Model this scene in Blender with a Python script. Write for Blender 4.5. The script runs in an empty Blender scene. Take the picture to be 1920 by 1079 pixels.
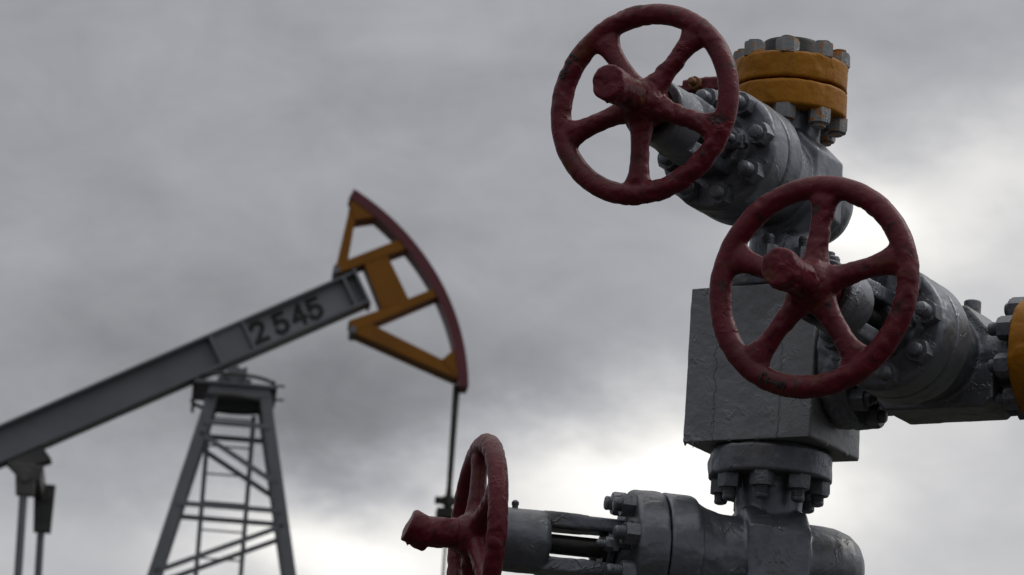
import bpy, bmesh, math, random
from mathutils import Vector, Matrix, noise
random.seed(7)
PI = math.pi
scene = bpy.context.scene
COL = scene.collection

# ------------------------------------------------------------------ camera
FPX, PITCH, ROLL = 7800.0, math.radians(13.6), math.radians(3.85)
cam_d = bpy.data.cameras.new('camera'); cam = bpy.data.objects.new('camera', cam_d); COL.objects.link(cam)
fw = Vector((0, math.cos(PITCH), math.sin(PITCH))); rt = Vector((1, 0, 0)); up = rt.cross(fw)
r2 = rt*math.cos(ROLL) + up*math.sin(ROLL); u2 = up*math.cos(ROLL) - rt*math.sin(ROLL)
m = Matrix((r2, u2, -fw)).transposed().to_4x4(); m.translation = Vector((0, 0, 1.0))
cam.matrix_world = m
cam_d.sensor_width = 36.0; cam_d.lens = 36.0*FPX/1920.0
cam_d.clip_start = 0.1; cam_d.clip_end = 6000
cam_d.dof.use_dof = True; cam_d.dof.focus_distance = 6.6; cam_d.dof.aperture_fstop = 14.5
cam_d.dof.aperture_blades = 9
scene.camera = cam

# ------------------------------------------------------------------ sky, sun, exposure
SUN_AZ, SUN_EL = math.radians(72), math.radians(48)     # azimuth from +Y towards +X
world = bpy.data.worlds.new('World'); scene.world = world; world.use_nodes = True
wt = world.node_tree; wt.nodes.clear()
def wn(t, **k):
    n = wt.nodes.new(t)
    for a, b in k.items(): setattr(n, a, b)
    return n
def wmath(op, a, b=None, c=None, clamp=False):
    n = wn('ShaderNodeMath', operation=op, use_clamp=clamp)
    for i, v in enumerate((a, b, c)):
        if v is None: continue
        if isinstance(v, (int, float)): n.inputs[i].default_value = v
        else: wt.links.new(v, n.inputs[i])
    return n.outputs[0]
tc = wn('ShaderNodeTexCoord')
sep = wn('ShaderNodeSeparateXYZ'); wt.links.new(tc.outputs['Generated'], sep.inputs[0])
def wnoise(scale, detail, rough, off, dist=0.0):
    mp = wn('ShaderNodeMapping'); mp.inputs['Location'].default_value = off
    mp.inputs['Scale'].default_value = (1, 1, 1.8)
    wt.links.new(tc.outputs['Generated'], mp.inputs[0])
    n = wn('ShaderNodeTexNoise'); n.inputs['Scale'].default_value = scale; n.inputs['Detail'].default_value = detail
    n.inputs['Roughness'].default_value = rough; n.inputs['Distortion'].default_value = dist
    wt.links.new(mp.outputs[0], n.inputs['Vector'])
    return n.outputs['Fac']
w1 = wnoise(18, 5, .6, (3.1, 1.7, .4)); w2 = wnoise(18, 5, .6, (9.3, 4.2, 7.7))
az = wmath('MULTIPLY', wmath('ARCTAN2', sep.outputs[0], sep.outputs[1]), 180/PI)
el = wmath('MULTIPLY', wmath('ARCSINE', sep.outputs[2]), 180/PI)
az = wmath('MULTIPLY_ADD', wmath('SUBTRACT', w1, .5), 3.2, az)
el = wmath('MULTIPLY_ADD', wmath('SUBTRACT', w2, .5), 2.2, el)
cl = wnoise(12, 5, .55, (.3, 2.2, 1.1), .3); cf = wnoise(30, 5, .6, (5.3, 2.2, 8.1), .4)
L = wmath('ADD', wmath('MULTIPLY_ADD', wmath('SUBTRACT', cl, .5), .20, .368), wmath('MULTIPLY', wmath('SUBTRACT', cf, .5), .17))
# overcast deck: brighter overhead and on the veiled sun's side, thicker away from it
L = wmath('MULTIPLY_ADD', wmath('MAXIMUM', wmath('SUBTRACT', sep.outputs[2], .35), 0.0), .9, L)
sdot = wn('ShaderNodeVectorMath', operation='DOT_PRODUCT'); wt.links.new(tc.outputs['Generated'], sdot.inputs[0])
sdot.inputs[1].default_value = (math.sin(SUN_AZ)*math.cos(SUN_EL), math.cos(SUN_AZ)*math.cos(SUN_EL), math.sin(SUN_EL))
L = wmath('MULTIPLY', L, wmath('MULTIPLY_ADD', wmath('SUBTRACT', sdot.outputs['Value'], .38), .45, 1.0))
# breaks and thick banks of the deck: azimuth, elevation, widths (degrees), strength
LOBES = [(-2.25, 9.75, 1.3, .58, .68), (1.45, 10.95, 1.9, .72, .54), (3.3, 11.2, 1.6, 1.0, .40), (4.9, 14.7, 1.0, .72, .55),
         (6.95, 15.8, .7, .7, .28), (6.2, 13.6, 1.7, 1.8, .26), (3.0, 8.6, 5.0, 1.3, .22), (-6.3, 9.6, 1.7, .8, .13),
         (-1.9, 11.5, 1.8, .55, -.17), (-5.3, 12.6, 1.8, .75, -.09), (.5, 12.2, 1.4, .6, -.10), (-.6, 13.2, 1.6, .7, -.03),
         (-2.6, 15.8, .7, .3, -.035), (5.2, 17.6, 1.8, .9, -.02), (-8.4, 15.0, .9, 2.5, -.03),
         (24, 22, 9, 5, .35), (-21, 13, 6, 2.5, .4), (16, 10, 5, 1.6, .4), (48, 16, 9, 4, .35)]
for a0, e0, sa, se, amp in LOBES:
    da = wmath('MULTIPLY', wmath('SUBTRACT', az, a0), 1/sa); de = wmath('MULTIPLY', wmath('SUBTRACT', el, e0), 1/se)
    g = wmath('EXPONENT', wmath('MULTIPLY', wmath('ADD', wmath('MULTIPLY', da, da), wmath('MULTIPLY', de, de)), -.5))
    L = wmath('MULTIPLY_ADD', g, amp, L)
L = wmath('MAXIMUM', L, .12)
tint = wn('ShaderNodeMix', data_type='RGBA'); tint.inputs[6].default_value = (.975, .98, 1.035, 1); tint.inputs[7].default_value = (1.0, .985, .95, 1)
wt.links.new(wmath('MULTIPLY_ADD', L, 2.0, -.8, clamp=True), tint.inputs[0])
ccol = wn('ShaderNodeVectorMath', operation='SCALE'); wt.links.new(tint.outputs[2], ccol.inputs[0]); wt.links.new(L, ccol.inputs['Scale'])
sky = wn('ShaderNodeTexSky', sky_type='NISHITA', sun_disc=False)
sky.sun_elevation = SUN_EL; sky.sun_rotation = SUN_AZ
skm = wn('ShaderNodeVectorMath', operation='SCALE'); wt.links.new(sky.outputs[0], skm.inputs[0]); skm.inputs['Scale'].default_value = .05
mix = wn('ShaderNodeMix', data_type='RGBA'); mix.inputs[0].default_value = .95       # near-complete cloud cover
wt.links.new(skm.outputs[0], mix.inputs[6]); wt.links.new(ccol.outputs[0], mix.inputs[7])
bg = wn('ShaderNodeBackground'); wt.links.new(mix.outputs[2], bg.inputs[0]); bg.inputs[1].default_value = 1.0
wo = wn('ShaderNodeOutputWorld'); wt.links.new(bg.outputs[0], wo.inputs[0])
world.cycles.sampling_method = 'MANUAL'; world.cycles.sample_map_resolution = 256

sd = bpy.data.lights.new('sun', 'SUN'); so = bpy.data.objects.new('sun', sd); COL.objects.link(so)
sd.energy = .85; sd.angle = math.radians(30); sd.color = (1.0, .97, .92)
so.rotation_euler = Vector((-math.sin(SUN_AZ)*math.cos(SUN_EL), -math.cos(SUN_AZ)*math.cos(SUN_EL), -math.sin(SUN_EL))).to_track_quat('-Z', 'Y').to_euler()
so.location = (4, 12, 12)
scene.view_settings.view_transform = 'Standard'; scene.view_settings.look = 'None'
scene.view_settings.exposure = 0.0; scene.view_settings.gamma = 1.0
scene.cycles.use_denoising = True
scene.cycles.max_bounces = 6

# ------------------------------------------------------------------ materials
def mat(name, build):
    M = bpy.data.materials.new(name); M.use_nodes = True
    nt = M.node_tree; b = nt.nodes['Principled BSDF']; build(nt, b); return M
def N(nt, t, **k):
    n = nt.nodes.new(t)
    for a, v in k.items():
        if a in ('Scale', 'Detail', 'Roughness', 'Distortion', 'Strength', 'Distance', 'Randomness'): n.inputs[a].default_value = v
        else: setattr(n, a, v)
    return n
def coords(nt, scale=(1, 1, 1), rand=True):
    t = N(nt, 'ShaderNodeTexCoord'); mp = N(nt, 'ShaderNodeMapping'); mp.inputs['Scale'].default_value = scale
    nt.links.new(t.outputs['Object'], mp.inputs[0])
    if rand:
        oi = N(nt, 'ShaderNodeObjectInfo'); mu = N(nt, 'ShaderNodeMath', operation='MULTIPLY'); mu.inputs[1].default_value = 37.0
        nt.links.new(oi.outputs['Random'], mu.inputs[0]); cx = N(nt, 'ShaderNodeCombineXYZ')
        for i in range(3): nt.links.new(mu.outputs[0], cx.inputs[i])
        nt.links.new(cx.outputs[0], mp.inputs['Location'])
    return mp.outputs[0]
def ramp(nt, src, stops):
    r = N(nt, 'ShaderNodeValToRGB'); nt.links.new(src, r.inputs[0])
    e = r.color_ramp.elements
    while len(e) < len(stops): e.new(.5)
    for i, (p, c) in enumerate(stops): e[i].position = p; e[i].color = (*c, 1) if len(c) == 3 else c
    return r.outputs[0]
def mixc(nt, f, a, b, blend='MIX'):
    mx = N(nt, 'ShaderNodeMix', data_type='RGBA', blend_type=blend)
    for sock, v in ((mx.inputs[0], f), (mx.inputs[6], a), (mx.inputs[7], b)):
        if isinstance(v, (int, float)): sock.default_value = v
        elif isinstance(v, tuple): sock.default_value = (*v, 1)
        else: nt.links.new(v, sock)
    return mx.outputs[2]
def paint(c_lo, c_hi, patches=(), rough=.5, metallic=0.0, lump=.0012, wrinkle=.0016, crack=.0014, scale=1.0, spec=.5, seams=()):
    def build(nt, b):
        co = coords(nt)
        n1 = N(nt, 'ShaderNodeTexNoise', Scale=14*scale, Detail=4, Roughness=.6); nt.links.new(co, n1.inputs['Vector'])
        col = ramp(nt, n1.outputs[0], [(.33, c_lo), (.68, c_hi)])
        for (pc, sc, lo, hi, amt) in patches:
            n2 = N(nt, 'ShaderNodeTexNoise', Scale=sc*scale, Detail=4, Roughness=.65, Distortion=.5); nt.links.new(co, n2.inputs['Vector'])
            f = ramp(nt, n2.outputs[0], [(lo, (0, 0, 0)), (hi, (amt, amt, amt))])
            col = mixc(nt, f, col, pc)
        nt.links.new(col, b.inputs['Base Color'])
        b.inputs['Metallic'].default_value = metallic; b.inputs['Specular IOR Level'].default_value = spec
        n3 = N(nt, 'ShaderNodeTexNoise', Scale=75*scale, Detail=4, Roughness=.6); nt.links.new(co, n3.inputs['Vector'])
        rr = N(nt, 'ShaderNodeMapRange'); nt.links.new(n3.outputs[0], rr.inputs[0]); rr.inputs[3].default_value = rough-.12; rr.inputs[4].default_value = rough+.14
        nt.links.new(rr.outputs[0], b.inputs['Roughness'])
        # relief: brush lumps, raised sagging wrinkles, hairline cracks of thick repaints
        wr = N(nt, 'ShaderNodeTexNoise', Scale=17*scale, Detail=3, Roughness=.62, Distortion=.35); nt.links.new(co, wr.inputs['Vector'])
        sb = N(nt, 'ShaderNodeMath', operation='SUBTRACT'); nt.links.new(wr.outputs[0], sb.inputs[0]); sb.inputs[1].default_value = .5
        ab = N(nt, 'ShaderNodeMath', operation='ABSOLUTE'); nt.links.new(sb.outputs[0], ab.inputs[0])
        rg = N(nt, 'ShaderNodeMapRange', interpolation_type='SMOOTHSTEP'); nt.links.new(ab.outputs[0], rg.inputs[0])
        rg.inputs[1].default_value = 0.0; rg.inputs[2].default_value = .028; rg.inputs[3].default_value = 1.0; rg.inputs[4].default_value = 0.0
        msk = ramp(nt, n1.outputs[0], [(.50, (0, 0, 0)), (.62, (1, 1, 1))])
        ckm = N(nt, 'ShaderNodeMath', operation='MULTIPLY'); nt.links.new(rg.outputs[0], ckm.inputs[0]); nt.links.new(msk, ckm.inputs[1])
        extra = []
        if seams:
            t2 = N(nt, 'ShaderNodeTexCoord'); sx = N(nt, 'ShaderNodeSeparateXYZ'); nt.links.new(t2.outputs['Object'], sx.inputs[0])
            wv = N(nt, 'ShaderNodeTexNoise', Scale=30, Detail=4, Roughness=.7); nt.links.new(t2.outputs['Object'], wv.inputs['Vector'])
            for x0, wob in seams:
                a1 = N(nt, 'ShaderNodeMath', operation='MULTIPLY_ADD'); nt.links.new(wv.outputs[0], a1.inputs[0]); a1.inputs[1].default_value = wob; nt.links.new(sx.outputs[0], a1.inputs[2])
                a2 = N(nt, 'ShaderNodeMath', operation='SUBTRACT'); nt.links.new(a1.outputs[0], a2.inputs[0]); a2.inputs[1].default_value = x0+wob*.5
                a3 = N(nt, 'ShaderNodeMath', operation='ABSOLUTE'); nt.links.new(a2.outputs[0], a3.inputs[0])
                a4 = N(nt, 'ShaderNodeMapRange', interpolation_type='SMOOTHSTEP'); nt.links.new(a3.outputs[0], a4.inputs[0]); a4.inputs[1].default_value = 0; a4.inputs[2].default_value = .0022; a4.inputs[3].default_value = 0; a4.inputs[4].default_value = 1
                extra.append((a4.outputs[0], .0022))
        prev = None
        for sock, d in ((n3.outputs[0], lump), (wr.outputs[0], wrinkle), (ckm.outputs[0], crack), *extra):
            if d <= 0: continue
            bp = N(nt, 'ShaderNodeBump', Strength=1.0, Distance=d); nt.links.new(sock, bp.inputs['Height'])
            if prev: nt.links.new(prev, bp.inputs['Normal'])
            prev = bp.outputs[0]
        if prev: nt.links.new(prev, b.inputs['Normal'])
    return build
GREY = mat('grey_aluminium_paint', paint((.138, .148, .172), (.185, .198, .228), [((.105, .093, .076), 7, .52, .66, .55), ((.06, .058, .056), 40, .60, .72, .5), ((.10, .055, .03), 26, .70, .76, .6)], rough=.40, metallic=.6, crack=.0010, wrinkle=.0009, lump=.0009))
GREYBLK = mat('pale_grey_block_paint', paint((.20, .208, .224), (.25, .26, .278), [((.12, .117, .114), 40, .62, .74, .4)], rough=.48, metallic=.4, crack=.0008, wrinkle=.0010, lump=.0016, seams=((.058, .016), (-.062, .03))))
GREYB = mat('grey_bolt_paint', paint((.12, .128, .148), (.20, .212, .24), [((.05, .046, .044), 60, .56, .7, .6), ((.10, .052, .026), 42, .62, .70, .7)], rough=.42, metallic=.55, scale=1.6, crack=.0006))
NUTY = mat('bolt_paint_yellow_overspray', paint((.16, .168, .18), (.26, .27, .28), [((.36, .14, .006), 40, .53, .58, .95)], rough=.5, metallic=.1, scale=1.3))
RED = mat('crimson_wheel_paint', paint((.086, .006, .0125), (.126, .0088, .0195), [((.10, .036, .006), 9, .60, .70, .75), ((.022, .010, .010), 34, .60, .66, .85), ((.13, .05, .055), 60, .66, .72, .45), ((.045, .042, .042), 85, .70, .74, .7)], rough=.42, lump=.0014, wrinkle=.0012, crack=.0006, spec=.32))
YEL = mat('ochre_flange_paint', paint((.285, .112, .004), (.365, .150, .006), [((.16, .062, .006), 22, .58, .70, .6)], rough=.5, wrinkle=.003, lump=.0014, crack=.0010, spec=.22))
RUST = mat('rusty_bolt', paint((.11, .04, .016), (.22, .10, .03), rough=.7, crack=0))
BLACK = mat('black_rubber', paint((.012, .012, .013), (.022, .022, .023), rough=.6, crack=0))
MARK = mat('black_marker_paint', paint((.008, .007, .008), (.014, .012, .012), rough=.55, lump=.0006, wrinkle=0, crack=0))
STEEL = mat('dark_greased_steel', paint((.02, .02, .021), (.05, .048, .045), rough=.38, metallic=.6, crack=0))
PGREY = mat('pumpjack_grey_paint', paint((.145, .152, .172), (.178, .186, .208), [((.10, .097, .095), 5, .62, .74, .5)], rough=.5, metallic=.3, scale=.12, lump=.004, wrinkle=.003, crack=0))
PPANEL = mat('pumpjack_pale_number_panel', paint((.21, .22, .245), (.25, .26, .288), rough=.55, metallic=.2, scale=.12, lump=.004, wrinkle=.003, crack=0))
PDARK = mat('pumpjack_greasy_dark_steel', paint((.05, .051, .052), (.09, .09, .09), rough=.5, scale=.3, metallic=.2, crack=0))
PYEL = mat('pumpjack_ochre_paint', paint((.215, .085, .006), (.28, .112, .008), [((.14, .075, .025), 5, .58, .72, .5)], rough=.55, scale=.15, lump=.004, wrinkle=.003, crack=0, spec=.25))
PRED = mat('pumpjack_crimson_paint', paint((.10, .016, .026), (.14, .022, .034), rough=.5, scale=.15, lump=.003, wrinkle=.002, crack=0))
PBLACK = mat('pumpjack_black_lettering', paint((.012, .012, .013), (.02, .02, .022), rough=.6, lump=0, wrinkle=0, crack=0))
ROPE = mat('greasy_steel_rope', paint((.010, .011, .008), (.022, .023, .017), rough=.7, scale=.5, crack=0))
RODM = mat('polished_rod_steel', paint((.38, .38, .37), (.5, .5, .49), rough=.35, metallic=.7, scale=.5, crack=0))
EARTH = mat('trampled_earth', paint((.018, .015, .012), (.036, .030, .023), [((.016, .022, .009), 3.0, .45, .6, .9)], rough=.9, scale=.06, lump=.02, wrinkle=.03, crack=0))
CONC = mat('concrete', paint((.22, .215, .20), (.32, .31, .29), rough=.85, scale=.3, lump=.003, wrinkle=.002))

# ------------------------------------------------------------------ mesh helpers
class MB:
    """collects closed shapes; build() links them as one mesh object"""
    def __init__(s): s.v = []; s.f = []
    def add(s, vs, fs, M=None):
        k = len(s.v); s.v += [tuple(M @ Vector(p)) if M else tuple(p) for p in vs]; s.f += [tuple(i+k for i in f) for f in fs]
    def loft(s, rings, M=None, cap=True, close=False):
        n = len(rings[0]); vs = [p for r in rings for p in r]; fs = []
        R = len(rings)
        for i in range(R if close else R-1):
            a, b = i*n, ((i+1) % R)*n
            for j in range(n):
                k = (j+1) % n; fs.append((a+j, a+k, b+k, b+j))
        if cap and not close: fs.append(tuple(range(n-1, -1, -1))); fs.append(tuple((R-1)*n+j for j in range(n)))
        s.add(vs, fs, M)
    def lathe(s, prof, seg=48, M=None):          # profile (x, r) about the x axis
        rings = [[(x, r*math.cos(2*PI*j/seg), r*math.sin(2*PI*j/seg)) for j in range(seg)] for x, r in prof]
        s.loft(rings, M)
    def box(s, lo, hi, M=None):
        x0, y0, z0 = lo; x1, y1, z1 = hi
        s.add([(x0,y0,z0),(x1,y0,z0),(x1,y1,z0),(x0,y1,z0),(x0,y0,z1),(x1,y0,z1),(x1,y1,z1),(x0,y1,z1)],
              [(0,3,2,1),(4,5,6,7),(0,1,5,4),(1,2,6,5),(2,3,7,6),(3,0,4,7)], M)
    def cbox(s, lo, hi, c, M=None):              # box chamfered on its long (x) edges
        x0, y0, z0 = lo; x1, y1, z1 = hi
        sec = [(y0+c,z0),(y1-c,z0),(y1,z0+c),(y1,z1-c),(y1-c,z1),(y0+c,z1),(y0,z1-c),(y0,z0+c)]
        s.loft([[(x, a, b) for a, b in sec] for x in (x0, x1)], M)
    def tube(s, pts, r, seg=8, M=None, close=False):
        pts = [Vector(p) for p in pts]; rings = []; n = len(pts)
        for i, p in enumerate(pts):
            a = pts[(i-1) % n] if (close or i) else p; b = pts[(i+1) % n] if (close or i < n-1) else p
            t = (b-a).normalized(); h = Vector((0, 0, 1)) if abs(t.z) < .9 else Vector((1, 0, 0))
            x = t.cross(h).normalized(); y = t.cross(x).normalized()
            rr = r[i] if isinstance(r, (list, tuple)) else r
            rings.append([p + x*rr*math.cos(2*PI*j/seg) + y*rr*math.sin(2*PI*j/seg) for j in range(seg)])
        s.loft(rings, M, close=close)
    def prism(s, poly, y0, y1, M=None):          # polygon in (x, z) extruded along y
        s.loft([[(x, y, z) for x, z in poly] for y in (y0, y1)], M)
    def mesh(s, name):
        me = bpy.data.meshes.new(name); me.from_pydata(s.v, [], s.f)
        bm = bmesh.new(); bm.from_mesh(me); bmesh.ops.recalc_face_normals(bm, faces=bm.faces); bm.to_mesh(me); bm.free()
        return me
    def build(s, name, material, parent=None, bevel=0.0, smooth=None, M=None):
        return link(name, finish(s.mesh(name), bevel, smooth), material, parent, M)
def finish(me, bevel=0.0, smooth=None):
    if bevel:
        bm = bmesh.new(); bm.from_mesh(me)
        es = [e for e in bm.edges if len(e.link_faces) == 2 and e.calc_face_angle(0) > .6]
        bmesh.ops.bevel(bm, geom=es, offset=bevel, segments=2, affect='EDGES', profile=.5, clamp_overlap=True)
        bm.to_mesh(me); bm.free()
    if smooth is not None:
        for p in me.polygons: p.use_smooth = True
        me.set_sharp_from_angle(angle=math.radians(smooth))
    return me
def link(name, me, material, parent=None, M=None):
    o = bpy.data.objects.new(name, me); COL.objects.link(o)
    if material is not None and not me.materials: me.materials.append(material)
    if parent: o.parent = parent
    if M is not None: o.matrix_local = M
    return o
def thing(name, label, cat, M=None, group=None):
    o = bpy.data.objects.new(name, None); COL.objects.link(o); o.empty_display_size = .1
    if M is not None: o.matrix_world = M
    tag(o, label, cat, group); return o
def tag(o, label, cat, group=None):
    o['label'] = label; o['category'] = cat
    if group: o['group'] = group
def fuse(mb, voxel, iters=6, factor=.5):
    """one cast skin over several closed shapes, with soft fillets where they meet"""
    me = mb.mesh('cast'); o = bpy.data.objects.new('cast', me); COL.objects.link(o)
    r = o.modifiers.new('r', 'REMESH'); r.mode = 'VOXEL'; r.voxel_size = voxel; r.adaptivity = 0.0
    if iters: q = o.modifiers.new('s', 'SMOOTH'); q.iterations = iters; q.factor = factor
    dg = bpy.context.evaluated_depsgraph_get(); dg.update()
    out = bpy.data.meshes.new_from_object(o.evaluated_get(dg))
    bpy.data.objects.remove(o); bpy.data.meshes.remove(me)
    for p in out.polygons: p.use_smooth = True
    return out
def rough_paint(me, amp=.0009, scale=38.0, seed=0.0, flake=.0006):
    off = Vector((seed*7.3, seed*3.1, seed*5.7)); vs = me.vertices; nr = [Vector(v.normal) for v in vs]
    for v, n in zip(vs, nr):
        p = v.co + off
        q = .3 + 1.5*max(0.0, min(1.0, .5 + 1.4*noise.noise(p*11.0 + Vector((3, 8, 1)))))
        a = noise.noise(p*scale) + .5*noise.noise(p*scale*2.7)
        f = noise.noise(p*scale*.8 + Vector((5, 9, 2)))
        f = max(-1.0, min(1.0, f*7.0))
        v.co += n*(amp*a + flake*f)*q
    me.update(); return me

# ------------------------------------------------------------------ ground
PJ = Vector((-2.345, 36.0, 8.675)); PAD = 3.2       # pump jack saddle, and the height of the rise it stands on
def ground_z(x, y):
    d = math.hypot(x-PJ.x, (y-PJ.y-.3))
    t = max(0.0, min(1.0, (d-6.0)/9.0)); t = t*t*(3-2*t)
    return PAD*(1-t)
bmg = MB(); nr = [0, 1.5, 3, 4.5, 6, 7, 8, 9, 10, 11, 12, 13, 14, 15, 18, 24, 40, 80, 200, 600, 3000]
seg = 48; vs = [(PJ.x, PJ.y+.3, PAD)]; fs = []
for r in nr[1:]:
    for j in range(seg):
        x = PJ.x + r*math.cos(2*PI*j/seg); y = PJ.y+.3 + r*math.sin(2*PI*j/seg); vs.append((x, y, ground_z(x, y)))
for j in range(seg): fs.append((0, 1+j, 1+(j+1) % seg))
for i in range(len(nr)-2):
    for j in range(seg):
        a = 1+i*seg; b = a+seg; k = (j+1) % seg; fs.append((a+j, b+j, b+k, a+k))
bmg.add(vs, fs); g = bmg.build('ground', EARTH, smooth=60); g['kind'] = 'structure'

# ------------------------------------------------------------------ wellhead: common pieces
TX, TY = .4498, 6.8
AF = math.radians(29.5); F = Vector((-math.sin(AF), -math.cos(AF), 0)); R = Vector((math.cos(AF), -math.sin(AF), 0)); Z = Vector((0, 0, 1))
A3 = math.radians(12.0); A = Vector((-math.cos(A3), -math.sin(A3), 0))
ZB, ZT = 2.394, 2.6575; Z1, Z2, Z3 = 2.847, 2.530, 2.2000; HV = .1895
BW, BD = .232, .200
def frame(o, x, z):
    y = z.cross(x); M = Matrix((x, y, z)).transposed().to_4x4(); M.translation = o; return M
ROTZX = Matrix.Rotation(-PI/2, 4, 'Y')         # x axis -> z axis
def hexring(x, r, rot=0.0, n=6): return [(x, r*math.cos(2*PI*j/n+rot), r*math.sin(2*PI*j/n+rot)) for j in range(n)]
def nut_mesh(name, rc, h, sr, sl, seed):
    """hex nut with chamfered crown on a rounded stud end, axis +x, base at x = 0"""
    mb = MB(); n = 24
    def ring(x, k):        # hexagon blended to a circle
        out = []
        for j in range(n):
            t = 2*PI*j/n; hexr = rc*math.cos(PI/6)/math.cos(((t+PI/6) % (PI/3))-PI/6)
            r = hexr*(1-k) + min(hexr, rc*.9)*k; out.append((x, r*math.cos(t), r*math.sin(t)))
        return out
    mb.loft([ring(-.002, 0), ring(h*.8, 0), ring(h, 1)])
    th = []
    x = h*.5
    while x < h+sl*.62: th += [(x, sr), (x+.0012, sr*.93), (x+.0024, sr)]; x += .0026
    th += [(h+sl*.7, sr), (h+sl*.9, sr*.86), (h+sl, sr*.5)]
    mb.lathe(th, 16)
    me = finish(mb.mesh(name), 0, 32)
    for v in me.vertices: v.co += Vector((noise.noise(v.co*90+Vector((seed, 0, 0))), noise.noise(v.co*90+Vector((0, seed, 3))), noise.noise(v.co*90+Vector((7, 1, seed)))))*.0008
    return me
NUTS = [nut_mesh('stud_nut', .0205, .021, .0118, l_, l_*190) for l_ in (.013, .018, .0215, .026)]
NUTS_S = [nut_mesh('stud_nut', .0125, .012, .0066, .016, 1.3)]
FNUT = [nut_mesh('flange_nut', .0205, .023, .0115, l_, 9+l_*290) for l_ in (.009, .014, .018, .022)]
FNUTY = [nut_mesh('flange_nut', .0200, .0228, .0122, .004+.0015*s, 21+s*2.9) for s in range(3)]
for m_ in NUTS + NUTS_S + FNUT: m_.materials.append(GREYB)
for m_ in FNUTY: m_.materials.append(NUTY)
def nut_ring(parent, name, meshes, r, x, n, phase, M, flip=False):
    for k in range(n):
        t = phase + 2*PI*k/n
        T = M @ Matrix.Translation((x, r*math.cos(t), r*math.sin(t))) @ Matrix.Rotation(random.uniform(0, PI/3), 4, 'X')
        if flip: T = M @ Matrix.Translation((x, r*math.cos(t), r*math.sin(t))) @ Matrix.Rotation(PI, 4, 'Z') @ Matrix.Rotation(random.uniform(0, PI/3), 4, 'X')
        link(name, random.choice(meshes), None, parent, T)
def disc_mesh(name, r, x0, x1, e=.0028, bore=.05, seed=1.0, amp=.0011, flake=.0008, vox=.0026, drips=()):
    mb = MB(); mb.lathe([(x0, bore), (x0, r-e), (x0+e, r), (x1-e, r), (x1, r-e), (x1, bore)], 72)
    for (ang, xx, l) in drips:       # paint runs hanging off the rim
        mb.lathe([(-l, .0012), (-l*.6, .003), (0, .0045), (.006, .003)], 8, Matrix.Translation((xx, (r-.003)*math.cos(ang), (r-.003)*math.sin(ang))))
    return rough_paint(fuse(mb, vox, 1), amp, 34, seed, flake)
FLANGE = disc_mesh('flange', .1025, HV-.0465, HV, seed=2.0)
FLANGE.materials.append(GREY)
FLANGE_Y = disc_mesh('flange', .0985, HV-.0465, HV-.0015, seed=5.0, amp=.0011, flake=.0007)
FLANGE_Y.materials.append(YEL)

# ------------------------------------------------------------------ handwheel
RIM_R, TUBE = .1510, .0174
def wheel_fused(phase, seed):
    mb = MB()
    n = 120
    mb.loft([[(TUBE*.95*math.sin(2*PI*j/20), (RIM_R+TUBE*math.cos(2*PI*j/20))*math.cos(2*PI*i/n), (RIM_R+TUBE*math.cos(2*PI*j/20))*math.sin(2*PI*i/n)) for j in range(20)] for i in range(n)], close=True)
    for k in range(5):
        t = phase + 2*PI*k/5 + random.uniform(-.03, .03); M = Matrix.Rotation(t, 4, 'X')     # spoke along +y, turned about x
        prof = [(.015, .026, .020, .004), (.034, .0225, .0185, .004), (.052, .0178, .0155, .003), (.075, .0158, .014, .002), (.098, .0158, .0135, .001), (.116, .018, .014, 0), (.128, .0235, .0145, 0), (.138, .033, .013, 0), (.147, .038, .009, 0)]
        mb.loft([[(xo+b*math.sin(2*PI*j/16), r, a*math.cos(2*PI*j/16)) for j in range(16)] for r, a, b, xo in prof], M)
    mb.lathe([(-.028, .028), (-.026, .036), (.0, .040), (.018, .038), (.030, .031), (.036, .026)], 36)
    me = fuse(mb, .0024, 5, .5)
    return rough_paint(me, .00045, 75, seed, .00045)
def split_wheel(me, phase, parent):
    me.update(); nrm = [v.normal.copy() for v in me.vertices]; co = [v.co.copy() for v in me.vertices]
    buckets = {}
    for p in me.polygons:
        c = p.center; rho = math.hypot(c.y, c.z)
        if rho > .1245 : key = 'rim'
        elif rho < .0435: key = 'hub'
        else: key = 'spoke%d' % (round((math.atan2(c.z, c.y)-phase)/(2*PI/5)) % 5)
        buckets.setdefault(key, []).append(tuple(p.vertices))
    for key in sorted(buckets):
        idx = {}; vs = []; fs = []; ns = []
        for f in buckets[key]:
            q = []
            for i in f:
                if i not in idx: idx[i] = len(vs); vs.append(co[i]); ns.append(nrm[i])
                q.append(idx[i])
            fs.append(q)
        nm = key.rstrip('01234'); m2 = bpy.data.meshes.new(nm); m2.from_pydata(vs, [], fs)
        for p in m2.polygons: p.use_smooth = True
        m2.normals_split_custom_set_from_vertices(ns)
        link(nm, m2, RED, parent)
    bpy.data.meshes.remove(me)
def torus_pt(th, ph, h):      # th round the wheel, ph round the tube (0 = outwards, 90 deg = towards the stem end)
    r = RIM_R + (TUBE+h)*math.cos(ph); return Vector(((TUBE*.95+h)*math.sin(ph), r*math.cos(th), r*math.sin(th)))
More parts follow.
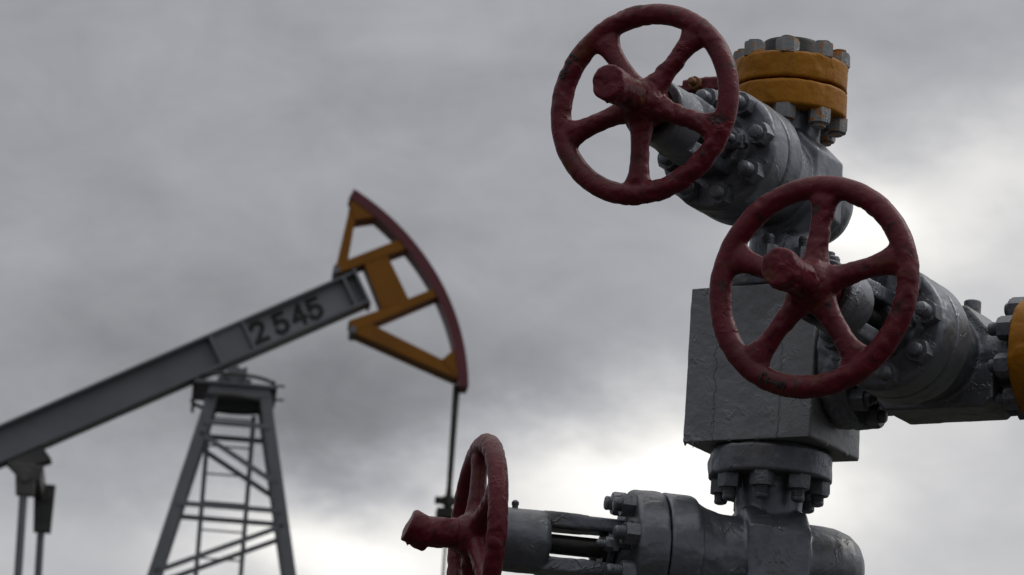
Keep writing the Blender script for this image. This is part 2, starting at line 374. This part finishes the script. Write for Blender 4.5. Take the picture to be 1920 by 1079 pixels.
def wheel_marks(parent, th0, s=1.0, flip=1):
    """painted letter, double arrow and ring following the rim"""
    strokes = [('letter_mark', [(-.105, 1.75), (-.118, 1.98), (-.135, 1.9), (-.14, 1.62), (-.128, 1.45), (-.14, 1.30), (-.135, 1.05), (-.118, 1.0), (-.104, 1.18)]),
               ('arrow_mark', [(-.075, 1.42), (.075, 1.42)]), ('arrow_mark', [(-.05, 1.72), (-.078, 1.42), (-.05, 1.14)]), ('arrow_mark', [(.05, 1.72), (.078, 1.42), (.05, 1.14)]),
               ('ring_mark', [(.115+.018*math.cos(a), 1.42+.26*math.sin(a)) for a in [i*PI/5 for i in range(11)]])]
    groups = {}
    for nm, pl in strokes: groups.setdefault(nm, []).append(pl)
    for nm, pls in groups.items():
        mb = MB()
        for pl in pls:
            fine = []
            for (a, b) in zip(pl, pl[1:]):
                for q in range(5): fine.append((a[0]+(b[0]-a[0])*q/5, a[1]+(b[1]-a[1])*q/5))
            fine.append(pl[-1])
            rings = []
            pts = [torus_pt(th0+t, p, .0012) for t, p in fine]
            for i, (t, p) in enumerate(fine):
                nn = (torus_pt(th0+t, p, .01)-torus_pt(th0+t, p, 0)).normalized()
                d = (pts[min(i+1, len(pts)-1)]-pts[max(i-1, 0)]).normalized(); sd_ = nn.cross(d)*.0016
                rings.append([pts[i]-sd_, pts[i]+sd_, pts[i]+sd_*.8+nn*.0005, pts[i]-sd_*.8+nn*.0005])
            mb.loft(rings)
        mb.build(nm, MARK, parent)

# ------------------------------------------------------------------ gate valve
def valve_body(k, foot=False):
    mb = MB()
    if foot: mb.loft([[(x, y, z) for y, z in [(.02, -.10), (.072, -.10), (.088, -.085), (.088, .088), (.072, .106), (.02, .106)]] for x in (-.056, .056)])
    mb.lathe([(-.166, .012), (-.163, .032), (-.152, .052), (-.135, .066), (-.11, .0745), (-.08, .0765), (.06*k, .0775), (.09*k, .079), (.115*k, .086), (.13*k, .094), (.134*k, .1), (.142*k, .1035), (.184*k, .1035), (.187*k, .102)], 72)
    mb.loft([[(s*.053, y, z) for y, z in [(-.046, -.088), (.046, -.088), (.083, -.052), (.083, .052), (.046, .088), (-.046, .088), (-.083, .052), (-.083, -.052)]] for s in (-1, 1)])
    for sgn in (-1, 1):
        mb.lathe([(sgn*.02, .056), (sgn*.09, .0555), (sgn*(HV-.052), .057), (sgn*(HV-.05), .06), (sgn*(HV-.035), .06)], 48, ROTZX)
    return rough_paint(fuse(mb, .003, 3, .5), .0005, 34, k*11, .0003)
def gate_valve(label, M, k, phase, mark, seed, top_flange, top_nuts, cap_tilt=0.0, long_cap=1.0, wscale=1.0, body=None, turn=0.0, drop=0.0):
    YT = Matrix.Rotation(turn, 4, 'X')
    t = thing('gate_valve', label, 'valve', M, 'gate valves of the wellhead tree')
    link('body', body or BODY[k], None, t)
    # bolted bonnet with its stuffing-box neck
    mb = MB(); mb.lathe([(.1885*k, .045), (.1885*k, .1005), (.192*k, .1035), (.236*k, .1035), (.2405*k, .1), (.2425*k, .095), (.2425*k, .054), (.250*k, .050), (.262*k, .046), (.262*k, .02)], 72)
    link('bonnet', rough_paint(fuse(mb, .0027, 2), .0008, 36, seed, .0005), GREY, t)
    nut_ring(t, 'stud_nut', NUTS, .0825, .2425*k, 8, math.radians(11), Matrix.Identity(4))
    # yoke: two arms and the sleeve that carries the wheel
    mb = MB()
    for s in (-1, 1):
        mb.cbox((.238*k, -.028, s*.0368-.0118), (.39*k, .028, s*.0368+.0118), .003, YT)
        mb.box((.312*k, -.0275, s*.0368-.0126), (.385*k, .0275, s*.0368+.0126), YT)
    mb.lathe([(.375*k, .030), (.375*k, .046), (.385*k, .0525), (.46*k, .0525), (.463*k, .050), (.463*k, .030)], 56)
    link('yoke', rough_paint(fuse(mb, .0026, 2), .0006, 36, seed+3, .0004), GREY, t)
    mb = MB(); mb.lathe([(.20*k, .0165), (.262*k, .0165), (.262*k, .028), (.282*k, .028), (.284*k, .0165), (.50*k, .0165)], 24); mb.build('stem', STEEL, t, smooth=35)
    mb = MB(); mb.lathe([(.265*k, .016), (.265*k, .034), (.276*k, .034), (.276*k, .016)], 24); mb.box((.266*k, -.062, -.012), (.275*k, .062, .012), YT); mb.build('packing_gland', GREYB, t, .001, 35)
    for s in (-1, 1):
        link('gland_nut', NUTS_S[0], None, t, YT @ Matrix.Translation((.275*k, s*.05, 0)))
        mb = MB(); mb.lathe([(.24*k, .0066), (.275*k, .0066)], 12, YT @ Matrix.Translation((0, s*.05, 0))); mb.build('gland_stud', GREYB, t, smooth=40)
    mb = MB(); mb.lathe([(.05, .005), (.057, .005), (.0585, .0062), (.063, .006), (.066, .003)], 10, YT @ Matrix.Translation((.43*k, 0, 0)) @ ROTZX); mb.build('grease_nipple', GREYB, t, smooth=40)
    # handwheel
    h = bpy.data.objects.new('handwheel', None); COL.objects.link(h); h.parent = t; h.matrix_local = Matrix.Translation((.49*k, 0, 0)) @ Matrix.Diagonal((1, wscale, wscale, 1)); h.empty_display_size = .1
    split_wheel(wheel_fused(phase, seed), phase, h)
    if mark is not None: wheel_marks(h, mark)
    mb = MB(); mb.lathe([(-.046, .031), (-.046, .045), (-.034, .046), (-.026, .040), (-.026, .03)], 32); mb.build('collar', STEEL, h, .001, 40)
    # stem cover with a heavier cap
    q = .118*k*long_cap
    T = Matrix.Translation((q-.020, 0, 0)) @ Matrix.Rotation(cap_tilt, 4, 'Y')
    mb = MB(); mb.lathe([(.02, .026), (q-.03, .0245), (q-.024, .022)], 32)
    mb.lathe([(-.024, .021), (-.021, .027), (-.004, .0285), (.016, .0292), (.0195, .0275), (.020, .012)], 36, T)
    for (a, l) in ((-1.3, .009), (-1.75, .006)):
        mb.lathe([(-l, .001), (-l*.5, .0028), (0, .004), (.006, .003)], 8, T @ Matrix.Translation((.006, .0275*math.cos(a), .0275*math.sin(a))) @ ROTZX)
    link('stem_cover', rough_paint(fuse(mb, .0022, 3), .0011, 48, seed+8, .0008), RED, h)
    # flow flanges with their nuts on the body side
    link('flange', FLANGE, None, t, Matrix.Rotation(PI, 4, 'X') @ ROTZX)
    nut_ring(t, 'flange_nut', FNUT, .082, -(HV-.0465), 8, math.radians(9), ROTZX)
    link('flange', top_flange, None, t, Matrix.Translation((0, 0, -drop)) @ ROTZX)
    nut_ring(t, 'flange_nut', top_nuts, .081, HV-.0465, 8, math.radians(PH_TOP), Matrix.Translation((0, 0, -drop)) @ ROTZX, flip=True)
    return t
PH_TOP = 20.0
BODY = {}
for k in (1.0, 1.08):
    BODY[k] = valve_body(k); BODY[k].materials.append(GREY)
BODY_FOOT = valve_body(1.08, True); BODY_FOOT.materials.append(GREY)
v3 = gate_valve('grey gate valve at the foot of the frame, crimson handwheel seen edge-on facing left', frame(Vector((TX, TY, Z3)), A, Z), 1.0, math.radians(26), None, 1.0, FLANGE, FNUT, math.radians(-22))
v1 = gate_valve('uppermost grey gate valve under the ochre top flange, crimson wheel against open sky', frame(Vector((TX, TY, Z1)), F, Z), 1.08, math.radians(124), math.radians(153), 2.0, FLANGE_Y, FNUTY, wscale=.985, drop=.019)
v2 = gate_valve('grey side gate valve right of the square block, crimson wheel with double arrow mark', frame(Vector((TX, TY, Z2)) + R*(BW/2+.0055+HV), F, R), 1.08, math.radians(104), math.radians(341), 3.0, FLANGE_Y, FNUT, wscale=1.045, body=BODY_FOOT, turn=PI/2)

mb = MB(); mb.lathe([(.055, .0135), (.098, .0135), (.0985, .0125), (.1, .0125), (.1005, .0145), (.126, .0145), (.128, .0125)], 20, Matrix.Translation((-.095, 0, 0)) @ Matrix.Rotation(PI, 4, 'Z') @ Matrix.Rotation(PI/2, 4, 'Z')); mb.build('vent_plug', GREYB, v2, smooth=35)

# ------------------------------------------------------------------ square cross block
cb = thing('cross_block', 'big square grey steel block with cracked paint between the upper and lower valves', 'valve block', frame(Vector((TX, TY, ZB)), R, Z))
mb = MB(); mb.box((-BW/2, -BD/2, 0), (BW/2, BD/2, ZT-ZB))
for (x, y, l) in ((-.112, -.097, .008), (-.097, -.098, .012), (-.088, -.097, .007), (-.03, -.098, .004), (.112, -.03, .004), (.113, .05, .005), (.02, -.098, .004)):
    mb.lathe([(-l, .001), (-l*.5, .0024), (.002, .004), (.008, .003)], 8, Matrix.Translation((x, y, 0)) @ ROTZX)
link('block_body', rough_paint(fuse(mb, .0027, 1), .0006, 26, 4.0, .0003), GREYBLK, cb)
mb = MB(); mb.lathe([(-.012, .088), (.004, .088)], 48, ROTZX); mb.build('lower_spigot', GREY, cb, smooth=40)
mb = MB(); mb.lathe([(-.010, .088), (.006, .088)], 48, Matrix.Translation((BW/2, 0, Z2-ZB))); mb.build('side_spigot', GREY, cb, smooth=40)

# ------------------------------------------------------------------ ochre top flange with black stub
tf = thing('top_flange', 'round ochre flange bolted on top of the wellhead, black stub in its middle', 'flange', frame(Vector((TX, TY, Z1+HV-.019)), F, Z))
link('flange_disc', disc_mesh('flange_disc', .0975, .002, .0475, bore=.03, seed=6.5, amp=.0011, flake=.0007), YEL, tf, ROTZX)
mb = MB(); mb.lathe([(.03, .052), (.080, .052), (.086, .049), (.086, .04), (.05, .04)], 40, ROTZX); mb.build('stub', BLACK, tf, smooth=35)
nut_ring(tf, 'flange_nut', FNUTY, .081, .0475, 8, math.radians(PH_TOP), ROTZX)
LR = Matrix.Rotation(-PI/2, 4, 'Z')
mb = MB(); mb.cbox((.07, -.02, .010), (.198, .02, .037), .004, LR); mb.box((.198, -.016, .008), (.245, .016, .027), LR)
lug = link('side_lug', rough_paint(fuse(mb, .0025, 2), .0008, 50, 3.3, .0005), RED, tf); lug['label'] = 'dark red lug behind the upper wheel'
bolt = link('lug_bolt', NUTS_S[0].copy(), None, tf, Matrix.Translation((.019, -.168, .024)))
bolt.data.materials.clear(); bolt.data.materials.append(RUST)
# side outlet: ochre companion flange and pipe
sf = thing('side_flange', 'ochre companion flange with grey pipe at the right edge of the frame', 'flange', frame(Vector((TX, TY, Z2)) + R*(BW/2+.0055+2*HV), F, R))
link('flange_disc', disc_mesh('flange_disc', .0985, .002, .0475, bore=.03, seed=8.5, amp=.0011, flake=.0007), YEL, sf, ROTZX)
mb = MB(); mb.lathe([(.04, .07), (.06, .066), (.10, .05), (.14, .05)], 40, ROTZX)
mb.tube([(0, 0, .13), (0, 0, 1.0)] + [(0, .2-.2*math.cos(a_), 1.0+.2*math.sin(a_)) for a_ in [i_*PI/16 for i_ in range(1, 9)]] + [(0, Z2+.05, 1.2)], .0495, 32); mb.build('pipe', GREY, sf, smooth=40)
nut_ring(sf, 'flange_nut', FNUT, .081, .0475, 8, math.radians(PH_TOP), ROTZX)

# ------------------------------------------------------------------ wellhead below the frame
wh = thing('wellhead', 'grey wellhead spool carrying the lowest gate valve', 'wellhead', Matrix.Translation((TX, TY, 0)))
base = Z3-HV
mb = MB(); mb.lathe([(0, .17), (.5, .17), (.52, .30), (.62, .30), (.64, .19), (.95, .17), (1.2, .17), (1.22, .27), (1.31, .27), (1.33, .16), (1.6, .11), (base-.09, .075), (base-.05, .1)], 56, ROTZX); mb.build('spool', GREY, wh, .004, 40)
mb = MB(); mb.lathe([(base-.0495, .06), (base-.0495, .1015), (base-.001, .1015), (base-.001, .06)], 56, ROTZX); mb.build('flange_disc', GREY, wh, .003, 40)
nut_ring(wh, 'flange_nut', FNUT, .082, base-.0495, 8, math.radians(9), ROTZX, flip=True)

# ------------------------------------------------------------------ pump jack (u along the beam plane, y away from the camera, z up)
PM = Matrix.Translation(PJ) @ Matrix.Rotation(math.radians(4), 4, 'Z')
pj = thing('pump_jack', 'grey oil pump jack numbered 2545 with ochre and crimson horsehead, out of focus', 'pump jack', Matrix.Translation((PJ.x, PJ.y, PAD)) @ Matrix.Rotation(math.radians(4), 4, 'Z'))
H0 = PJ.z-PAD
def pbuild(mb, name, m_, parent=None, bevel=0.0, smooth=None):
    o = mb.build(name, m_, parent or pj, bevel, smooth)
    if not parent: o.location = (0, 0, H0)
    return o
TH = math.atan(.5215); DC, DS = math.cos(TH), math.sin(TH)
def bp(s, t): return (.863+s*DC-t*DS, 1.039+s*DS+t*DC)      # beam coordinates: s along, t up from the top edge
HB = .312; WB = .30
mb = MB()
S0, S1 = -3.75, .095
for t0, t1, y0, y1 in ((-.022, 0, 0, WB), (-HB, -HB+.022, 0, WB), (-HB+.022, -.022, .085, .097), (-HB+.022, -.022, WB-.097, WB-.085)):
    mb.prism([bp(S0, t0), bp(S1, t0), bp(S1, t1), bp(S0, t1)], y0, y1)
beam = pbuild(mb, 'walking_beam', PGREY); TILT = math.radians(-1.35); beam.rotation_euler = (0, TILT, 0)
for s0 in (-1.325, -1.01, -.02):
    mb = MB(); mb.prism([bp(s0, -HB+.022), bp(s0+.03, -HB+.022), bp(s0+.03, -.022), bp(s0, -.022)], .004, WB-.004); mb.build('stiffener', PGREY, beam)
mb = MB(); mb.prism([bp(S1+.001, -HB-.02), bp(S1+.026, -HB-.02), bp(S1+.026, .015), bp(S1+.001, .015)], -.015, WB+.015); mb.build('end_plate', PGREY, beam)
mb = MB(); mb.prism([bp(-1.30, -HB+.0), bp(-1.02, -HB+.0), bp(-1.02, -.022), bp(-1.30, -.022)], .03, .084); mb.build('web_plate', PGREY, beam)
mb = MB(); mb.prism([bp(-.975, -HB+.026), bp(-.025, -HB+.026), bp(-.025, -.026), bp(-.975, -.026)], .078, .0845); mb.build('number_panel', PPANEL, beam)
# number on the web
DIG = {'2': [[(0, .80), (.06, .93), (.25, 1.0), (.45, .97), (.57, .86), (.58, .70), (.50, .55), (.02, .04), (.62, .04)]],
       '5': [[(.56, .97), (.10, .97), (.05, .52), (.26, .62), (.46, .57), (.59, .42), (.58, .2), (.44, .05), (.22, .0), (.05, .08), (0, .2)]],
       '4': [[(.50, 0), (.50, .98), (.02, .30), (.66, .30)]]}
def stroke(mb, pl, w, y0, y1, T):
    for a, b in zip(pl, pl[1:]):
        a = Vector(a); b = Vector(b); d = (b-a); ln = d.length; d /= max(ln, 1e-6); n_ = Vector((-d.y, d.x))*w/2; e = d*w*.45
        q = [a-e-n_, b+e-n_, b+e+n_, a-e+n_]
        mb.prism([T(p) for p in q], y0, y1)
HD = .172
for ch, sc in zip('2545', (-.945, -.735, -.565, -.405)):
    mb = MB()
    for i_, pl in enumerate(DIG[ch]):
        for j_ in range(len(pl)-1):
            stroke(mb, [(pl[j_][0]*HD, pl[j_][1]*HD), (pl[j_+1][0]*HD, pl[j_+1][1]*HD)], .040, .0745-.0006*j_, .0775, lambda p, sc=sc: bp(sc+p.x-.02*0, -.243+p.y))
    mb.build('digit', PBLACK, beam)
# horsehead
hh = bpy.data.objects.new('horsehead', None); COL.objects.link(hh); hh.parent = pj; hh.location = (0, 0, H0); hh.rotation_euler = (0, TILT, 0)
def bar(name, poly, m_, y0=0.0, y1=WB):
    mb = MB(); mb.prism(poly, y0, y1); return mb.build(name, m_, hh, .004)
bar('gusset', [(0.885, 1.689), (0.938, 1.80), (1.187, 1.655), (1.147, 1.597), (0.939, 1.553)], PYEL, -.004, WB+.004)
bar('frame_bar', [(0.888, 1.664), (0.947, 1.578), (0.9, 1.183), (0.795, 1.124)], PYEL, .004, WB-.004)
bar('frame_bar', [(0.775, 1.128), (1.415, 1.433), (1.455, 1.336), (0.809, 1.051)], PYEL)
bar('centre_plate', [(1.023, 1.203), (1.233, 1.277), (1.458, 0.858), (1.223, 0.754)], PYEL, .006, WB-.006)
bar('frame_bar', [(0.932, 0.628), (1.26, 0.765), (1.735, 0.998), (1.765, 0.925), (1.157, 0.619), (0.996, 0.543)], PYEL)
bar('frame_bar', [(0.933, 0.610), (1.143, 0.606), (1.801, 0.316), (1.97, 0.161), (1.90, .165), (0.974, 0.523)], PYEL, .003, WB-.003)
bar('gusset', [(1.777, 0.32), (1.901, 0.442), (1.99, 0.244), (2.0, 0.159), (1.93, 0.162)], PYEL, -.004, WB+.004)
for (px_, pz_) in ((.80, 1.085), (.975, .545)):
    mb = MB(); mb.lathe([(-.02, .024), (-.02, .032), (WB+.02, .032), (WB+.02, .024)], 12, Matrix.Translation((px_, 0, pz_)) @ Matrix.Rotation(PI/2, 4, 'Z')); mb.build('hinge_pin', PGREY, hh, smooth=40)
mb = MB(); na = 40; rings = []
for i in range(na+1):
    a = math.radians(2.6 + (63.4-2.6)*i/na); ro = 2.035 + .03*((i/na-.5)*2)**2*(1 if i > na/2 else .2) - .012
    ri = ro - .092
    rings.append([(ri*math.cos(a), -.012, ri*math.sin(a)), (ro*math.cos(a), -.012, ro*math.sin(a)), (ro*math.cos(a), WB+.012, ro*math.sin(a)), (ri*math.cos(a), WB+.012, ri*math.sin(a))])
mb.loft(rings); mb.build('arc_track', PRED, hh)
# bridle, carrier and polished rod
RU = 1.925
mb = MB(); mb.tube([(RU-.012, WB/2-.05, .16), (RU-.006, WB/2-.05, -.93)], .021); pbuild(mb, 'bridle_rope', ROPE, smooth=60)
mb = MB(); mb.tube([(RU+.014, WB/2+.05, .16), (RU+.006, WB/2+.05, -.93)], .021); pbuild(mb, 'bridle_rope', ROPE, smooth=60)
mb = MB(); mb.lathe([(-1.02, .035), (-1.0, .055), (-.93, .055), (-.92, .03), (-.86, .028)], 16, Matrix.Translation((RU, WB/2, 0)) @ ROTZX)
mb.box((RU-.10, WB/2-.11, -1.13), (RU+.075, WB/2+.11, -1.05)); mb.lathe([(-1.19, .04), (-1.17, .07), (-1.10, .07)], 16, Matrix.Translation((RU-.012, WB/2, 0)) @ ROTZX); mb.tube([(RU, WB/2, -.95), (RU, WB/2, -1.12)], .042)
mb.box((RU-.12, WB/2-.03, -1.0), (RU+.10, WB/2+.03, -.94)); o = pbuild(mb, 'rod_carrier', ROPE, smooth=40); o.location.z += .09
mb = MB(); mb.tube([(RU, WB/2, -1.05), (RU, WB/2, -H0+.75)], .0155, 12); pbuild(mb, 'polished_rod', RODM, smooth=60)
# samson post
DEP = .64; LEGW = .105
def leg_u(side, z):
    return (-.226 + (z+.09)*.2320) if side < 0 else (.232 - (z+.09)*.2200)
def legy(back, z): return (DEP + .0*z) if back else 0.0
for back in (0, 1):
    for side in (-1, 1):
        mb = MB(); zb = -H0+.04
        sec = lambda u, z: [(u-LEGW/2, legy(back, z), z), (u+LEGW/2, legy(back, z), z), (u+LEGW/2, legy(back, z)+.09, z), (u-LEGW/2, legy(back, z)+.09, z)]
        mb.loft([sec(leg_u(side, zb), zb), sec(leg_u(side, -.05), -.05)]); pbuild(mb, 'post_leg', PGREY, bevel=.006)
def brace(p, q, y, w=.042, d=.035, name='brace'):
    p = Vector((p[0], 0, p[1])); q = Vector((q[0], 0, q[1])); dd = (q-p).normalized(); nn = Vector((-dd.z, 0, dd.x))*w/2
    mb = MB(); mb.loft([[c-nn+Vector((0, y, 0)), c+nn+Vector((0, y, 0)), c+nn+Vector((0, y+d, 0)), c-nn+Vector((0, y+d, 0))] for c in (p, q)]); return pbuild(mb, name, PGREY)
for y in (-.012, DEP+.02):
    for z in (-.37, -1.115, -1.95, -2.9, -4.0): brace((leg_u(-1, z), z), (leg_u(1, z), z), y, name='cross_bar')
    for z0, z1, s in ((-.47, -.88, 1), (-1.24, -1.74, -1), (-2.05, -2.75, 1), (-3.0, -3.85, -1), (-4.1, -5.2, 1)):
        brace((leg_u(-s, z0), z0), (leg_u(s, z1), z1), y+.012)
# cap, saddle bearing and guard hoops
mb = MB(); mb.box((-.40, -.04, -.032), (.335, DEP+.12, -.002)); pbuild(mb, 'cap_plate', PGREY, bevel=.005)
mb = MB(); mb.box((-.265, -.006, -.108), (.275, .03, -.034)); pbuild(mb, 'cap_beam', PGREY)
mb = MB(); mb.box((-.265, DEP+.02, -.108), (.275, DEP+.096, -.034)); pbuild(mb, 'cap_beam', PGREY)
mb = MB(); mb.box((-.20, .03, -.0), (.10, .32, .05)); mb.prism([(-.18, .04), (.06, .04), (.055, .16), (-.19, .05)], .03, .27); mb.lathe([(-.01, .075), (.40, .075)], 20, Matrix.Translation((-.05, 0, .075)) @ Matrix.Rotation(PI/2, 4, 'Z')); pbuild(mb, 'saddle_bearing', PGREY, smooth=40)
for zz, rr in ((.055, .37), (-.13, .36)):
    mb = MB(); mb.tube([(-.05+rr*math.cos(2*PI*j/40), .30+rr*1.1*math.sin(2*PI*j/40), zz) for j in range(40)], .018, 6, close=True); pbuild(mb, 'guard_hoop', PDARK, smooth=60)
for (uu, yy) in ((.30, .12), (.30, .48), (-.40, .12), (-.40, .48)):
    mb = MB(); mb.tube([(uu, yy, -.20), (uu, yy, .07)], .017, 6); pbuild(mb, 'hoop_post', PDARK, smooth=60)
for zz in (.02, -.105):
    mb = MB(); mb.tube([(.28, .10, zz), (.40, .10, zz+.004)], .011, 6); pbuild(mb, 'step_peg', PDARK, smooth=60)
# ladder
for uu in (-.245, .150):
    mb = MB(); mb.box((uu-.021, .32, -H0+.02), (uu+.021, .36, -.22)); pbuild(mb, 'ladder_rail', PGREY)
z = -.262
while z > -H0+.2:
    mb = MB(); mb.tube([(-.23, .34, z), (.14, .34, z)], .0095, 6); pbuild(mb, 'ladder_rung', PGREY, smooth=60); z -= .2535
# tail bearing, equaliser and pitman arms
mb = MB(); mb.prism([bp(-3.40, -HB-.001), bp(-3.06, -HB-.001), bp(-3.03, -HB-.15), bp(-3.36, -HB-.11)], .02, .28)
mb.lathe([(-.06, .10), (.40, .10)], 20, Matrix.Translation((-1.80, 0, -.93)) @ Matrix.Rotation(PI/2, 4, 'Z')); o = pbuild(mb, 'tail_bearing', PDARK, smooth=40); o.rotation_euler = (0, TILT, 0)
mb = MB(); mb.prism([(-1.88, -1.06), (-1.66, -1.06), (-1.64, -.92), (-1.86, -.92)], -.20, .62); pbuild(mb, 'equaliser', PDARK, bevel=.01)
for yy, uu, zl, w in ((-.22, -1.79, -1.20, .038), (.66, -1.645, -1.36, .036)):
    mb = MB(); mb.prism([(uu-.10, -.93), (uu+.09, -.93), (uu+.085, zl), (uu-.07, zl)], yy-.05, yy+.05); mb.lathe([(-.07, .06), (.07, .06)], 14, Matrix.Translation((uu, yy, -1.03)) @ Matrix.Rotation(PI/2, 4, 'Z')); pbuild(mb, 'pitman_head', PDARK, bevel=.006)
    mb = MB(); mb.tube([(uu-.005, yy, zl+.05), (uu+.06, yy, -H0+2.05)], w, 10); pbuild(mb, 'pitman_arm', PGREY, smooth=60)
    yk = yy + (.1 if yy < 0 else -.1)
    mb = MB(); mb.prism([(-2.55, -H0+1.2), (-2.4, -H0+1.0), (-1.62, -H0+1.9), (-1.72, -H0+2.15)], yk-.04, yk+.04); pbuild(mb, 'crank', PGREY)
mb = MB(); mb.box((-2.8, -.02, -H0+.3), (-2.0, .5, -H0+1.45)); pbuild(mb, 'gear_box', PGREY, bevel=.03)
mb = MB(); mb.box((-3.4, -.35, -H0+.0), (2.2, .0, -H0+.3)); mb.box((-3.4, .45, -H0), (2.2, .8, -H0+.3)); pbuild(mb, 'base_skid', PGREY)
mb = MB(); mb.box((-3.7, -.7, -H0-.3), (2.4, 1.2, -H0+.0)); pbuild(mb, 'foundation', CONC)
